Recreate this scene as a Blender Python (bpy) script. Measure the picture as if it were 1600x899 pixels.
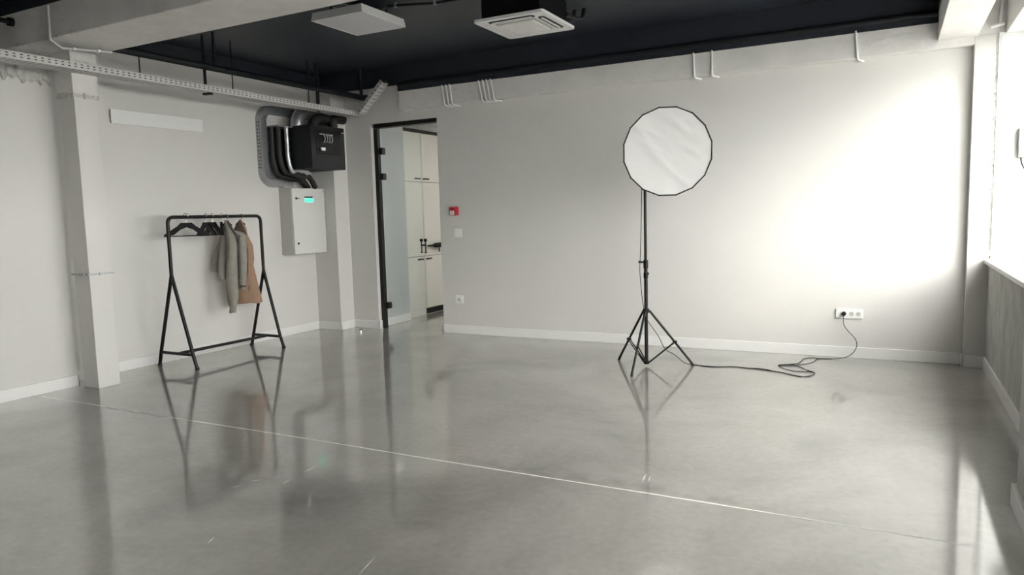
import bpy, bmesh, math, random
from mathutils import Vector, Matrix
random.seed(7)
for o in list(bpy.data.objects): bpy.data.objects.remove(o)
scene = bpy.context.scene
C = scene.collection

# ------------------------------------------------------------------ camera
cam_d = bpy.data.cameras.new('camera'); cam = bpy.data.objects.new('camera', cam_d); C.objects.link(cam)
cr = Vector((0.88540591, 0.46404551, -0.02679822)); cu = Vector((-0.02295908, 0.10124336, 0.99459673)); cf = Vector((-0.46425129, 0.88000656, -0.10029553))
cam.matrix_world = Matrix(((cr.x, cu.x, -cf.x, 7.00577), (cr.y, cu.y, -cf.y, -7.78428), (cr.z, cu.z, -cf.z, 1.5), (0, 0, 0, 1)))
cam_d.sensor_width = 36.0; cam_d.lens = 1124.5 / 1600 * 36.0; cam_d.clip_start = 0.05; cam_d.clip_end = 300
scene.camera = cam

# ------------------------------------------------------------------ world: pale overcast sky
world = bpy.data.worlds.new('world'); scene.world = world; world.use_nodes = True
wb = world.node_tree.nodes['Background']; wb.inputs[0].default_value = (1.0, 0.985, 0.96, 1); wb.inputs[1].default_value = 6.0
sun_d = bpy.data.lights.new('sun', 'SUN'); sun_d.energy = 0.85; sun_d.angle = math.radians(22); sun_d.color = (1.0, 0.96, 0.9)
sun = bpy.data.objects.new('sun', sun_d); C.objects.link(sun); sun.location = (14, -8, 9)
sun.rotation_euler = Vector((-0.80, 0.85, -0.42)).to_track_quat('-Z', 'Y').to_euler()

vs = scene.view_settings
vs.view_transform = 'Standard'; vs.look = 'None'; vs.exposure = 1.30; vs.gamma = 1.0; vs.use_curve_mapping = False

# ------------------------------------------------------------------ materials
MATS = {}
def mat(name, col, rough=0.5, metal=0.0, var=0.0, scale=4.0, bump=0.0, bscale=40.0, spec=0.5, coat=0.0, emit=None, estr=0.0, detail=4.0, rvar=0.0, bdist=0.01):
    m = bpy.data.materials.new(name); m.use_nodes = True; nt = m.node_tree; N = nt.nodes; L = nt.links
    b = N['Principled BSDF']
    b.inputs['Base Color'].default_value = (*col, 1); b.inputs['Roughness'].default_value = rough; b.inputs['Metallic'].default_value = metal
    b.inputs['Specular IOR Level'].default_value = spec; b.inputs['Coat Weight'].default_value = coat; b.inputs['Coat Roughness'].default_value = 0.08
    tc = N.new('ShaderNodeTexCoord')
    if var > 0:
        n = N.new('ShaderNodeTexNoise'); n.inputs['Scale'].default_value = scale; n.inputs['Detail'].default_value = detail
        L.new(tc.outputs['Object'], n.inputs['Vector'])
        r = N.new('ShaderNodeValToRGB'); r.color_ramp.elements[0].position = 0.3; r.color_ramp.elements[1].position = 0.7
        r.color_ramp.elements[0].color = (*[c * (1 - var) for c in col], 1); r.color_ramp.elements[1].color = (*[min(1, c * (1 + var)) for c in col], 1)
        L.new(n.outputs['Fac'], r.inputs['Fac']); L.new(r.outputs['Color'], b.inputs['Base Color'])
        if rvar > 0:
            mr = N.new('ShaderNodeMapRange'); mr.inputs['From Min'].default_value = 0.3; mr.inputs['From Max'].default_value = 0.7
            mr.inputs['To Min'].default_value = rough - rvar; mr.inputs['To Max'].default_value = rough + rvar
            L.new(n.outputs['Fac'], mr.inputs['Value']); L.new(mr.outputs['Result'], b.inputs['Roughness'])
    if bump > 0:
        n2 = N.new('ShaderNodeTexNoise'); n2.inputs['Scale'].default_value = bscale; n2.inputs['Detail'].default_value = 5
        L.new(tc.outputs['Object'], n2.inputs['Vector'])
        bp = N.new('ShaderNodeBump'); bp.inputs['Strength'].default_value = bump; bp.inputs['Distance'].default_value = bdist
        L.new(n2.outputs['Fac'], bp.inputs['Height']); L.new(bp.outputs['Normal'], b.inputs['Normal'])
    if emit:
        b.inputs['Emission Color'].default_value = (*emit, 1); b.inputs['Emission Strength'].default_value = estr
    MATS[name] = m; return m

mat('paint', (0.67, 0.655, 0.63), 0.75, var=0.02, scale=1.2, bump=0.12, bscale=60, spec=0.25)
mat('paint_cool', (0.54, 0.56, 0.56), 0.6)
mat('paint_rough', (0.72, 0.705, 0.68), 0.8, var=0.05, scale=5, bump=0.5, bscale=14, spec=0.2, bdist=0.02)
mat('plaster_broken', (0.57, 0.555, 0.53), 0.9, var=0.16, scale=14, bump=0.9, bscale=30, spec=0.15, bdist=0.02)
mat('concrete_raw', (0.46, 0.46, 0.43), 0.85, var=0.16, scale=5, bump=0.5, bscale=20, spec=0.2)
mat('sill_stone', (0.62, 0.61, 0.60), 0.35, var=0.06, scale=9, bump=0.1, bscale=30)
mat('white_trim', (0.80, 0.79, 0.77), 0.4)
mat('white_plastic', (0.82, 0.82, 0.81), 0.35)
mat('white_metal', (0.72, 0.72, 0.71), 0.4, var=0.03, scale=3)
mat('panel_grey', (0.66, 0.65, 0.63), 0.4)
mat('panel_side', (0.50, 0.49, 0.46), 0.5)
mat('cabinet_white', (0.74, 0.73, 0.67), 0.12, coat=0.5)
mat('ceiling_navy', (0.028, 0.033, 0.044), 0.4, var=0.15, scale=2, bump=0.2, bscale=25)
mat('black_metal', (0.009, 0.009, 0.009), 0.42, spec=0.3)
mat('black_paint', (0.009, 0.010, 0.013), 0.5, spec=0.3)
mat('navy_paint', (0.022, 0.026, 0.036), 0.42)
mat('black_plastic', (0.007, 0.007, 0.008), 0.5, spec=0.2)
mat('black_rubber', (0.012, 0.012, 0.013), 0.55)
mat('dark_fabric', (0.012, 0.012, 0.012), 0.85)
mat('galvanised', (0.42, 0.43, 0.44), 0.42, metal=0.6, var=0.1, scale=20)
mat('tray_grey', (0.60, 0.59, 0.57), 0.5, var=0.05, scale=8)
mat('silver_duct', (0.55, 0.56, 0.57), 0.3, metal=0.85, bump=0.3, bscale=60)
mat('chrome', (0.7, 0.7, 0.7), 0.2, metal=1.0)
mat('diffuser', (0.60, 0.60, 0.63), 0.6)
mat('softbox_white', (0.52, 0.52, 0.51), 0.8, bump=0.12, bscale=7, bdist=0.03)
mat('jacket_grey', (0.30, 0.28, 0.245), 0.9, var=0.08, scale=18, bump=0.35, bscale=22, spec=0.15, bdist=0.02)
mat('jacket_dark', (0.10, 0.095, 0.085), 0.9, spec=0.15)
mat('coat_tan', (0.33, 0.215, 0.148), 0.9, var=0.08, scale=14, bump=0.35, bscale=16, spec=0.15, bdist=0.02)
mat('coat_lining', (0.085, 0.06, 0.048), 0.9, spec=0.15)
mat('strap_brown', (0.12, 0.07, 0.045), 0.6)
mat('red_plastic', (0.52, 0.025, 0.045), 0.35)
mat('joint_white', (0.74, 0.73, 0.70), 0.6)
mat('scratch', (0.62, 0.61, 0.59), 0.6)
mat('screen_green', (0.02, 0.3, 0.16), 0.4, emit=(0.10, 0.85, 0.50), estr=0.7)
mat('screen_text', (0.02, 0.12, 0.07), 0.4)
mat('kitchen_fill_glow', (0.9, 0.9, 0.9), 0.5, emit=(1.0, 0.98, 0.93), estr=9.0)  # emissive face of the fill panel added in the kitchen
mat('pavement', (0.22, 0.22, 0.21), 0.9, var=0.1, scale=0.3)
mat('grey_box', (0.33, 0.33, 0.33), 0.5)
mat('brass', (0.5, 0.38, 0.18), 0.35, metal=1.0)

# polished concrete floor
m = mat('floor_concrete', (0.20, 0.196, 0.185), 0.2); nt = m.node_tree; N = nt.nodes; L = nt.links; b = N['Principled BSDF']
tc = N.new('ShaderNodeTexCoord')
n1 = N.new('ShaderNodeTexNoise'); n1.inputs['Scale'].default_value = 0.9; n1.inputs['Detail'].default_value = 7; n1.inputs['Roughness'].default_value = 0.62; n1.inputs['Distortion'].default_value = 0.5
n2 = N.new('ShaderNodeTexNoise'); n2.inputs['Scale'].default_value = 22; n2.inputs['Detail'].default_value = 5
L.new(tc.outputs['Object'], n1.inputs['Vector']); L.new(tc.outputs['Object'], n2.inputs['Vector'])
rp = N.new('ShaderNodeValToRGB'); e = rp.color_ramp.elements; e[0].position = 0.30; e[0].color = (0.160, 0.150, 0.140, 1); e[1].position = 0.70; e[1].color = (0.330, 0.313, 0.292, 1)
L.new(n1.outputs['Fac'], rp.inputs['Fac'])
mx = N.new('ShaderNodeMixRGB'); mx.blend_type = 'OVERLAY'; mx.inputs[0].default_value = 0.22
L.new(rp.outputs['Color'], mx.inputs[1]); L.new(n2.outputs['Fac'], mx.inputs[2]); L.new(mx.outputs[0], b.inputs['Base Color'])
mr = N.new('ShaderNodeMapRange'); mr.inputs['From Min'].default_value = 0.3; mr.inputs['From Max'].default_value = 0.7; mr.inputs['To Min'].default_value = 0.29; mr.inputs['To Max'].default_value = 0.34
n4 = N.new('ShaderNodeTexNoise'); n4.inputs['Scale'].default_value = 0.8; n4.inputs['Detail'].default_value = 0.0; L.new(tc.outputs['Object'], n4.inputs['Vector'])
L.new(n4.outputs['Fac'], mr.inputs['Value']); L.new(mr.outputs['Result'], b.inputs['Roughness'])
n3 = N.new('ShaderNodeTexNoise'); n3.inputs['Scale'].default_value = 5; n3.inputs['Detail'].default_value = 3; L.new(tc.outputs['Object'], n3.inputs['Vector'])
bp = N.new('ShaderNodeBump'); bp.inputs['Strength'].default_value = 0.012; bp.inputs['Distance'].default_value = 0.01
b.inputs['Specular IOR Level'].default_value = 0.6; b.inputs['Coat Weight'].default_value = 1.0; b.inputs['Coat Roughness'].default_value = 0.07; b.inputs['Coat IOR'].default_value = 2.0
# dark smear beside the joint
sx = N.new('ShaderNodeSeparateXYZ'); L.new(tc.outputs['Object'], sx.inputs[0])
def mrange(src, a, b2, c, d):
    q = N.new('ShaderNodeMapRange'); q.interpolation_type = 'SMOOTHSTEP'
    for nm, v in zip(('From Min', 'From Max', 'To Min', 'To Max'), (a, b2, c, d)): q.inputs[nm].default_value = v
    L.new(src, q.inputs['Value']); return q.outputs['Result']
def mul(p, q):
    k = N.new('ShaderNodeMath'); k.operation = 'MULTIPLY'; L.new(p, k.inputs[0]); L.new(q, k.inputs[1]); return k.outputs[0]
n5 = N.new('ShaderNodeTexNoise'); n5.inputs['Scale'].default_value = 7; n5.inputs['Detail'].default_value = 6; L.new(tc.outputs['Object'], n5.inputs['Vector'])
msk = mul(mul(mrange(sx.outputs['Y'], -4.17, -4.12, 0, 1), mrange(sx.outputs['Y'], -4.11, -3.98, 1, 0)), mul(mrange(sx.outputs['X'], 4.3, 5.2, 0, 1), mrange(sx.outputs['X'], 6.2, 7.0, 1, 0)))
msk = mul(msk, mrange(n5.outputs['Fac'], 0.35, 0.65, 0, 0.45))
mx2 = N.new('ShaderNodeMixRGB'); L.new(msk, mx2.inputs[0]); L.new(mx.outputs[0], mx2.inputs[1]); mx2.inputs[2].default_value = (0.06, 0.056, 0.052, 1); L.new(mx2.outputs[0], b.inputs['Base Color'])

# window / door glass: thin clear sheet
def glass(name, tint, gloss):
    m = bpy.data.materials.new(name); m.use_nodes = True; nt = m.node_tree; nt.nodes.clear()
    o = nt.nodes.new('ShaderNodeOutputMaterial'); t = nt.nodes.new('ShaderNodeBsdfTransparent'); t.inputs[0].default_value = (*tint, 1)
    g = nt.nodes.new('ShaderNodeBsdfGlossy'); g.inputs['Roughness'].default_value = 0.03
    x = nt.nodes.new('ShaderNodeMixShader'); x.inputs[0].default_value = gloss
    nt.links.new(t.outputs[0], x.inputs[1]); nt.links.new(g.outputs[0], x.inputs[2]); nt.links.new(x.outputs[0], o.inputs[0])
    MATS[name] = m
glass('glass_clear', (0.98, 0.99, 0.985), 0.04); glass('glass_door', (0.955, 0.97, 0.97), 0.045)

# ------------------------------------------------------------------ mesh helpers (all in world metres)
class MB:
    def __init__(s): s.v = []; s.f = []; s.smooth = []
    def add(s, vs, fs, smooth=False):
        o = len(s.v); s.v += [tuple(v) for v in vs]; s.f += [[i + o for i in f] for f in fs]; s.smooth += [smooth] * len(fs); return s
    def box(s, a, b, bev=0.0):
        x0, y0, z0 = a; x1, y1, z1 = b
        if bev <= 0:
            vs = [(x0,y0,z0),(x1,y0,z0),(x1,y1,z0),(x0,y1,z0),(x0,y0,z1),(x1,y0,z1),(x1,y1,z1),(x0,y1,z1)]
            return s.add(vs, [(3,2,1,0),(4,5,6,7),(0,1,5,4),(1,2,6,5),(2,3,7,6),(3,0,4,7)])
        bm = bmesh.new(); r = bmesh.ops.create_cube(bm, size=1)
        for v in bm.verts: v.co = Vector(((x0+x1)/2 + v.co.x*(x1-x0), (y0+y1)/2 + v.co.y*(y1-y0), (z0+z1)/2 + v.co.z*(z1-z0)))
        bmesh.ops.bevel(bm, geom=list(bm.edges), offset=bev, segments=2, affect='EDGES', profile=0.5)
        bm.verts.index_update(); s.add([v.co[:] for v in bm.verts], [[v.index for v in f.verts] for f in bm.faces]); bm.free(); return s
    def obox(s, c, ax, ay, az, hx, hy, hz, bev=0.0):     # oriented box
        t = MB().box((-hx,-hy,-hz),(hx,hy,hz),bev); c = Vector(c); ax, ay, az = Vector(ax), Vector(ay), Vector(az)
        return s.add([c + ax*v[0] + ay*v[1] + az*v[2] for v in t.v], t.f)
    def tube(s, pts, r, n=10, closed=False, caps=True):
        pts = [Vector(p) for p in pts]; k = len(pts); rr = r if isinstance(r, (list, tuple)) else [r]*k
        T = []
        for i in range(k):
            a = pts[(i-1) % k] if (closed or i > 0) else pts[i]; c = pts[(i+1) % k] if (closed or i < k-1) else pts[i]
            T.append((c - a).normalized())
        nrm = Vector((0,0,1)) if abs(T[0].z) < 0.9 else Vector((1,0,0)); nrm = (nrm - T[0]*nrm.dot(T[0])).normalized()
        vs = []
        for i in range(k):
            nrm = (nrm - T[i]*nrm.dot(T[i])).normalized(); bn = T[i].cross(nrm)
            for j in range(n):
                a = 2*math.pi*j/n; vs.append(pts[i] + (nrm*math.cos(a) + bn*math.sin(a))*rr[i])
        fs = []
        for i in range(k if closed else k-1):
            for j in range(n):
                a, b2 = i*n + j, i*n + (j+1) % n; c, d = ((i+1) % k)*n + j, ((i+1) % k)*n + (j+1) % n
                fs.append((a, b2, d, c))
        s.add(vs, fs, True)
        if caps and not closed:
            s.add(vs[:n], [tuple(reversed(range(n)))]); s.add(vs[-n:], [tuple(range(n))])
        return s
    def cyl(s, a, b, r, n=20): return s.tube([a, b], r, n)
    def prism(s, poly, axis, d):                          # extrude polygon (list of Vector) by vector d
        k = len(poly); P = [Vector(p) for p in poly]; Q = [p + Vector(d) for p in P]
        s.add(P + Q, [tuple(reversed(range(k))), tuple(range(k, 2*k))] + [(i, (i+1) % k, k + (i+1) % k, k + i) for i in range(k)]); return s
    def build(s, name, mt, parent=None, loc=None):
        base = Vector((0,0,0))
        if parent is not None: base = Vector(parent['_b'])
        elif loc is not None: base = Vector(loc)
        me = bpy.data.meshes.new(name); me.from_pydata([tuple(Vector(v) - base) for v in s.v], [], s.f); me.update()
        bm = bmesh.new(); bm.from_mesh(me); bmesh.ops.recalc_face_normals(bm, faces=list(bm.faces)); bm.to_mesh(me); bm.free()
        me.polygons.foreach_set('use_smooth', s.smooth)
        me.materials.append(MATS[mt]); o = bpy.data.objects.new(name, me); C.objects.link(o)
        if parent is not None: o.parent = parent
        else: o.location = base
        o['_b'] = tuple(base); return o
def tag(o, label, cat, group=None):
    o['label'] = label; o['category'] = cat
    if group: o['group'] = group
    return o
def thing(name, loc, label, cat, group=None):
    o = bpy.data.objects.new(name, None); C.objects.link(o); o.location = loc; o['_b'] = tuple(loc); o.empty_display_size = 0.1
    return tag(o, label, cat, group)
def single(mb, name, mt, label, cat, group=None):
    xs = [v[0] for v in mb.v]; ys = [v[1] for v in mb.v]; zs = [v[2] for v in mb.v]
    return tag(mb.build(name, mt, None, ((min(xs)+max(xs))/2, (min(ys)+max(ys))/2, min(zs))), label, cat, group)
def struct(mb, name, mt, parent=None, label=None):
    o = mb.build(name, mt, parent)
    if parent is None: o['kind'] = 'structure'
    if label: o['label'] = label
    return o
def arc(c, r, a0, a1, u, v, n=8):
    c, u, v = Vector(c), Vector(u), Vector(v)
    return [c + u*(r*math.cos(a0 + (a1-a0)*i/n)) + v*(r*math.sin(a0 + (a1-a0)*i/n)) for i in range(n+1)]
def round_path(pts, r, n=6):                               # polyline with filleted corners
    P = [Vector(p) for p in pts]; out = [P[0]]
    for i in range(1, len(P)-1):
        a = (P[i-1]-P[i]); b2 = (P[i+1]-P[i]); rr = min(r, a.length*0.49, b2.length*0.49)
        p0 = P[i] + a.normalized()*rr; p1 = P[i] + b2.normalized()*rr
        for k in range(n+1):
            t = k/n; out.append(p0*(1-t)**2 + P[i]*2*t*(1-t) + p1*t*t)
    out.append(P[-1]); return out
def catmull(pts, n=6):
    P = [Vector(p) for p in pts]; P = [P[0]*2 - P[1]] + P + [P[-1]*2 - P[-2]]; out = []
    for i in range(1, len(P)-2):
        for k in range(n):
            t = k/n; a, b2, c, d = P[i-1], P[i], P[i+1], P[i+2]
            out.append(0.5*((2*b2) + (c-a)*t + (2*a-5*b2+4*c-d)*t*t + (3*b2-a-3*c+d)*t**3))
    out.append(P[-2]); return out
X, Y, Z = Vector((1,0,0)), Vector((0,1,0)), Vector((0,0,1))

# ------------------------------------------------------------------ room shell
CZ = 3.45
YN = -11.0
floor_o = struct(MB().box((-0.3, YN, -0.15), (8.3, 4.2, 0.0)), 'floor', 'floor_concrete')
# white sealant joint across the floor
j = MB(); pts = []
for i in range(71):
    x = 0.33 + i*(7.35-0.33)/70
    w = (0.006 if x > 1.0 else 0.0025) + 0.0012*random.uniform(-1, 1); y = -4.178 + 0.004*math.sin(x*2.3) + 0.0015*random.uniform(-1, 1)
    if x > 6.6: w *= max(0.25, (7.5-x)/0.9)
    pts += [(x, y-w, 0.0008), (x, y+w, 0.0008)]
j.add(pts, [(2*i, 2*i+2, 2*i+3, 2*i+1) for i in range(70)])
struct(j, 'joint_seal', 'joint_white', floor_o, 'thin white sealant line across the floor')
for (x0, y0, x1, y1, w) in [(5.811,-4.033,5.793,-3.89,.010),(5.842,-4.02,5.825,-3.92,.007),(3.719,-5.046,3.746,-4.99,.006),(3.74,-4.93,3.79,-4.87,.008),(3.948,-4.882,3.94,-4.80,.006),(3.93,-4.70,3.92,-4.55,.011),(5.05,-5.55,5.0,-5.35,.006),(4.2,-5.6,4.16,-5.52,.006)]:
    d = Vector((x1-x0, y1-y0, 0)); nn = Vector((-d.y, d.x, 0)).normalized()*w/2; a = Vector((x0, y0, .0006)); b2 = Vector((x1, y1, .0006)); mm = (a+b2)/2
    struct(MB().add([a, mm-nn, b2, mm+nn], [(0,1,2,3)]), 'scratch', 'scratch', floor_o)
struct(MB().box((-0.3, YN, CZ), (8.5, 0.2, CZ+0.15)), 'ceiling', 'ceiling_navy')

# left wall: recessed bay and thicker near pier
struct(MB().box((-0.2, -3.787, 0), (0.0, 0.1, 3.30)).box((-0.2, YN, 0), (0.0, -3.787, 3.3)), 'wall_left', 'paint')
struct(MB().box((-0.2, YN, 3.30), (0.005, 0.1, CZ)), 'trim_1', 'navy_paint')
pier = struct(MB().box((0.0, YN, 0), (0.22, -3.787, 2.82)).box((0.0, YN, 2.82), (0.222, -3.80, 2.93)), 'wall_pier', 'paint')
# ragged broken plaster edge on top of the pier
g = MB(); n = 70; vs = []
for i in range(n+1):
    y = -5.2 + i*(5.2-3.80)/n
    zb = 2.80 + 0.018*math.sin(i*1.7) + random.uniform(-0.018, 0.018); pr = 0.010 + random.uniform(0, 0.016)
    vs += [(0.215, y, zb-0.012), (0.222+pr, y, zb+0.006), (0.222+pr*0.7, y, zb+0.07+random.uniform(-.02,.02)), (0.215, y, 2.93)]
g.add(vs, [(4*i+k, 4*i+4+k, 4*i+5+k, 4*i+1+k) for i in range(n) for k in range(3)])
struct(g, 'plaster_edge', 'plaster_broken', pier)
# corner pier
struct(MB().box((0.0, -0.275, 0), (0.40, 0.06, 3.22)), 'corner_pier', 'paint')

# back wall with door opening
OX0, OX1, OZ = 0.83, 1.885, 2.752
wb_o = struct(MB().box((0.0, 0.0, 0), (OX0, 0.06, 3.45)).box((OX1, 0.0, 0), (8.3, 0.06, 3.45)).box((OX0, 0.0, OZ), (OX1, 0.06, 3.45)), 'wall_back', 'paint')
struct(MB().box((0.0, -0.006, 3.215), (1.40, 0.0, CZ)), 'trim_2', 'navy_paint')
# lintel beam along the back wall, upper part black
lin = struct(MB().box((1.385, -0.10, 2.884), (8.1, 0.0, CZ), 0.006), 'wall_lintel', 'paint_rough')
struct(MB().box((1.385, -0.118, 3.112), (7.345, -0.10, CZ)), 'trim_3', 'navy_paint')
struct(MB().tube([(1.42, -0.15, 3.185), (7.33, -0.15, 3.185)], 0.03, 10), 'ledge_pipe', 'black_paint', None)
# cross beam over the left column
beam = struct(MB().box((-0.1, -4.12, 3.05), (8.2, -3.57, CZ), 0.008), 'ceiling_beam', 'paint_rough')
struct(MB().box((-0.1, -4.126, 3.325), (8.2, -4.119, CZ)), 'trim_4', 'navy_paint')
struct(MB().box((-0.1, -3.571, 3.06), (8.2, -3.563, CZ)), 'trim_5', 'navy_paint')
g = MB()
for (x, y, r) in [(0.42,-4.115,.05),(0.36,-4.12,.04),(0.95,-4.12,.05),(1.02,-4.10,.06),(1.12,-4.115,.05),(1.2,-4.12,.035)]:
    bm = bmesh.new(); bmesh.ops.create_icosphere(bm, subdivisions=2, radius=1)
    vs = [(x + v.co.x*r*1.3*random.uniform(.8,1.15), y + v.co.y*0.012, 3.062 + v.co.z*0.014*random.uniform(.6,1.3)) for v in bm.verts]; bm.verts.index_update()
    g.add(vs, [[v.index for v in f.verts] for f in bm.faces]); bm.free()
struct(g, 'plaster_lump', 'plaster_broken', beam)
# right beam along the windows
rb = struct(MB().box((7.34, YN, 2.955), (7.645, -0.10, CZ), 0.006), 'ceiling_beam', 'paint_rough')
struct(MB().box((7.334, YN, 3.20), (7.34, -0.13, CZ)), 'trim_6', 'navy_paint')

# left column, free standing, with capital and two straps
col = struct(MB().box((0.32, -3.79, 0), (0.55, -3.578, 2.70), 0.005), 'column', 'paint')
cap = MB(); 
for k, (z, e2) in enumerate([(2.66, 0.004), (2.70, 0.010), (2.90, 0.022), (3.05, 0.03)]):
    pass
zz = [(2.675, 0.003), (2.70, 0.010), (2.90, 0.018), (3.05, 0.024)]
vs = []
for z, e2 in zz: vs += [(0.32-e2, -3.79-e2, z), (0.55+e2, -3.79-e2, z), (0.55+e2, -3.578+e2*.4, z), (0.32-e2, -3.578+e2*.4, z)]
cap.add(vs, [(4*k+i, 4*k+(i+1) % 4, 4*k+4+(i+1) % 4, 4*k+4+i) for k in range(3) for i in range(4)] + [(3,2,1,0), (12,13,14,15)])
struct(cap, 'capital', 'paint_rough', col)
def strap(z, h, e, mt):
    b4 = [(0.32-e,-3.79-e),(0.55+e,-3.79-e),(0.55+e,-3.578+e),(0.32-e,-3.578+e)]
    g = MB(); t = 0.006
    for i in range(4):
        a, c = Vector((*b4[i], z)), Vector((*b4[(i+1)%4], z)); d = (c-a).normalized(); nn = Vector((d.y, -d.x, 0))
        g.obox((a+c)/2, d, nn, Z, (c-a).length/2 + t, t/2, h/2)
    for (x, y) in [(0.40,-3.80-e),(0.555+e,-3.70),(0.50,-3.80-e)]: g.cyl((x, y, z-h*.9), (x, y, z+h*.9), 0.008, 8)
    struct(g, 'strap', mt, col)
strap(1.063, 0.014, 0.012, 'galvanised'); strap(2.665, 0.03, 0.008, 'plaster_broken')

# right wall: parapet, window lintel, pilasters, sill
BAYS = [(-3.62, -0.12), (-7.45, -4.15)]
wr = struct(MB().box((7.79, YN, 0), (8.3, 0.06, 0.955)).box((7.85, YN, 2.95), (8.3, 0.06, CZ)).box((7.80, -0.12, 0.9), (8.3, 0.06, 2.96)).box((7.80, -4.15, 0.9), (8.3, -3.62, 2.96)).box((7.80, YN, 0.9), (8.3, -7.45, 2.96)), 'wall_right', 'white_trim')
# raw concrete face on the parapet
struct(MB().box((7.786, YN, 0.0), (7.79, -0.10, 0.955)), 'parapet_face', 'concrete_raw', wr)
pil = struct(MB().box((7.622, -0.105, 0), (7.805, 0.0, 2.957), 0.004), 'pilaster', 'paint')
g = MB(); vs = []; n = 60                                        # chipped plaster edge beside the window
for i in range(n+1):
    z = 1.02 + i*(2.93-1.02)/n; w = 0.012 + random.uniform(0, 0.018)*(1 if 15 < i < 50 else .4)
    vs += [(7.792-w, -0.1035, z), (7.800, -0.112-random.uniform(0,.006), z), (7.814, -0.122, z)]
g.add(vs, [(3*i+k, 3*i+3+k, 3*i+4+k, 3*i+1+k) for i in range(n) for k in range(2)])
struct(g, 'chipped_edge', 'plaster_broken', pil)
for (y0, y1) in [(-4.14, -3.60), (-7.96, -7.43)]:
    struct(MB().box((7.585, y0, 0), (7.81, y1, 2.957), 0.006), 'pilaster', 'paint')
for i, (y0, y1) in enumerate(BAYS):
    y1s = y1 - 0.001
    sill = MB().box((7.748, y0, 0.957), (8.22, y1s, 0.992), 0.004)
    struct(sill, 'window_sill', 'sill_stone')
    w = bpy.data.objects.new('window_%d' % (i+1), None); C.objects.link(w); w['kind'] = 'structure'; w['_b'] = (8.2, (y0+y1)/2, 0.992); w.location = w['_b']
    f = MB(); x0, x1 = 8.07, 8.13; k = 3; fw = 0.06
    f.box((x0, y0, 0.992), (x1, y1, 0.992+fw)).box((x0, y0, 2.95-fw), (x1, y1, 2.95))
    for q in range(k+1):
        yy = y0 + (y1-y0-fw)*q/k; f.box((x0, yy, 0.992), (x1, yy+fw, 2.95))
    f.build('window_frame', 'white_plastic', w)
    for q in range(k):
        ya = y0 + (y1-y0-fw)*q/k + fw; yb = y0 + (y1-y0-fw)*(q+1)/k
        MB().box((8.098, ya, 1.05), (8.102, yb, 2.89)).build('pane', 'glass_clear', w)
struct(MB().box((-0.3, YN-0.2, 0), (8.3, YN, CZ)), 'wall_front', 'paint')
# unseen ground outside, one storey down, added to block sky light from below
struct(MB().box((8.6, -60, -4.2), (90, 60, -4.0)), 'ground', 'pavement')

# baseboards
BH = 0.108
struct(MB().box((0.0, -3.787, 0), (0.014, -0.289, BH), 0.003).box((0.014, -0.289, 0), (0.414, -0.275, BH), 0.003).box((0.40, -0.289, 0), (0.414, -0.014, BH), 0.003), 'baseboard_left', 'white_trim')
struct(MB().box((0.22, YN, 0), (0.236, -3.775, BH), 0.003).box((0.05, -3.787, 0), (0.236, -3.773, BH), 0.002), 'baseboard_pier', 'white_trim')
struct(MB().box((0.414, -0.014, 0), (OX0+0.014, 0.0, BH), 0.003).box((OX0, -0.014, 0), (OX0+0.014, 0.058, BH), 0.002), 'baseboard_back_left', 'white_trim')
struct(MB().box((OX1-0.014, -0.014, 0), (7.61, 0.0, BH), 0.003).box((OX1-0.014, -0.014, 0), (OX1, 0.06, BH), 0.002), 'baseboard_back', 'white_trim')
struct(MB().box((7.606, -0.121, 0), (7.79, -0.105, BH), 0.003).box((7.606, -0.121, 0), (7.622, -0.0, BH), 0.003), 'baseboard_pilaster', 'white_trim')
struct(MB().box((7.770, -3.60, 0), (7.788, -0.105, BH), 0.003), 'baseboard_right', 'white_trim')
struct(MB().box((7.562, -4.16, 0), (7.585, -3.58, BH), 0.003).box((7.562, -3.60, 0), (7.79, -3.577, BH), 0.003), 'baseboard_column', 'white_trim')

# ------------------------------------------------------------------ doorway: frame and open glass door
d1 = bpy.data.objects.new('door_1', None); C.objects.link(d1); d1['kind'] = 'structure'; d1['_b'] = (1.36, 0.1, 0); d1.location = d1['_b']
d1['label'] = 'frameless glass door standing open in a slim black metal frame'
MB().box((OX0, 0.058, 0), (0.892, 0.118, 2.70), 0.003).build('frame_jamb', 'black_metal', d1)
MB().box((0.874, 0.004, 2.697), (OX1, 0.118, 2.752), 0.003).build('frame_header', 'black_metal', d1)
MB().box((OX1-0.005, 0.061, 0), (OX1+0.05, 0.118, 2.70), 0.003).build('frame_jamb', 'black_metal', d1)
gp = MB().box((0.925, 0.10, 0.012), (0.935, 1.03, 2.69)).build('glass_pane', 'glass_door', d1)
for z in (2.40, 2.06, 0.31):
    MB().box((0.888, 0.075, z-0.045), (0.948, 0.155, z+0.045), 0.012).build('hinge', 'black_metal', d1)
for sx in (-1, 1):
    xx = 0.93 + sx*0.035
    pl = MB().tube([(xx, 0.985, 0.985), (xx, 0.985, 1.185)], 0.009, 10).build('pull_bar', 'black_metal', d1)
    MB().box((xx-0.02, 0.968, 1.145), (xx+0.02, 1.002, 1.187), 0.004).build('pull_cap', 'black_metal', pl)
    MB().box((xx-0.016, 0.970, 0.978), (xx+0.016, 1.0, 0.992), 0.003).build('pull_foot', 'black_metal', pl)
MB().cyl((0.885, 0.985, 1.093), (0.975, 0.985, 1.093), 0.013, 12).build('spindle', 'black_metal', d1)

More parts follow.
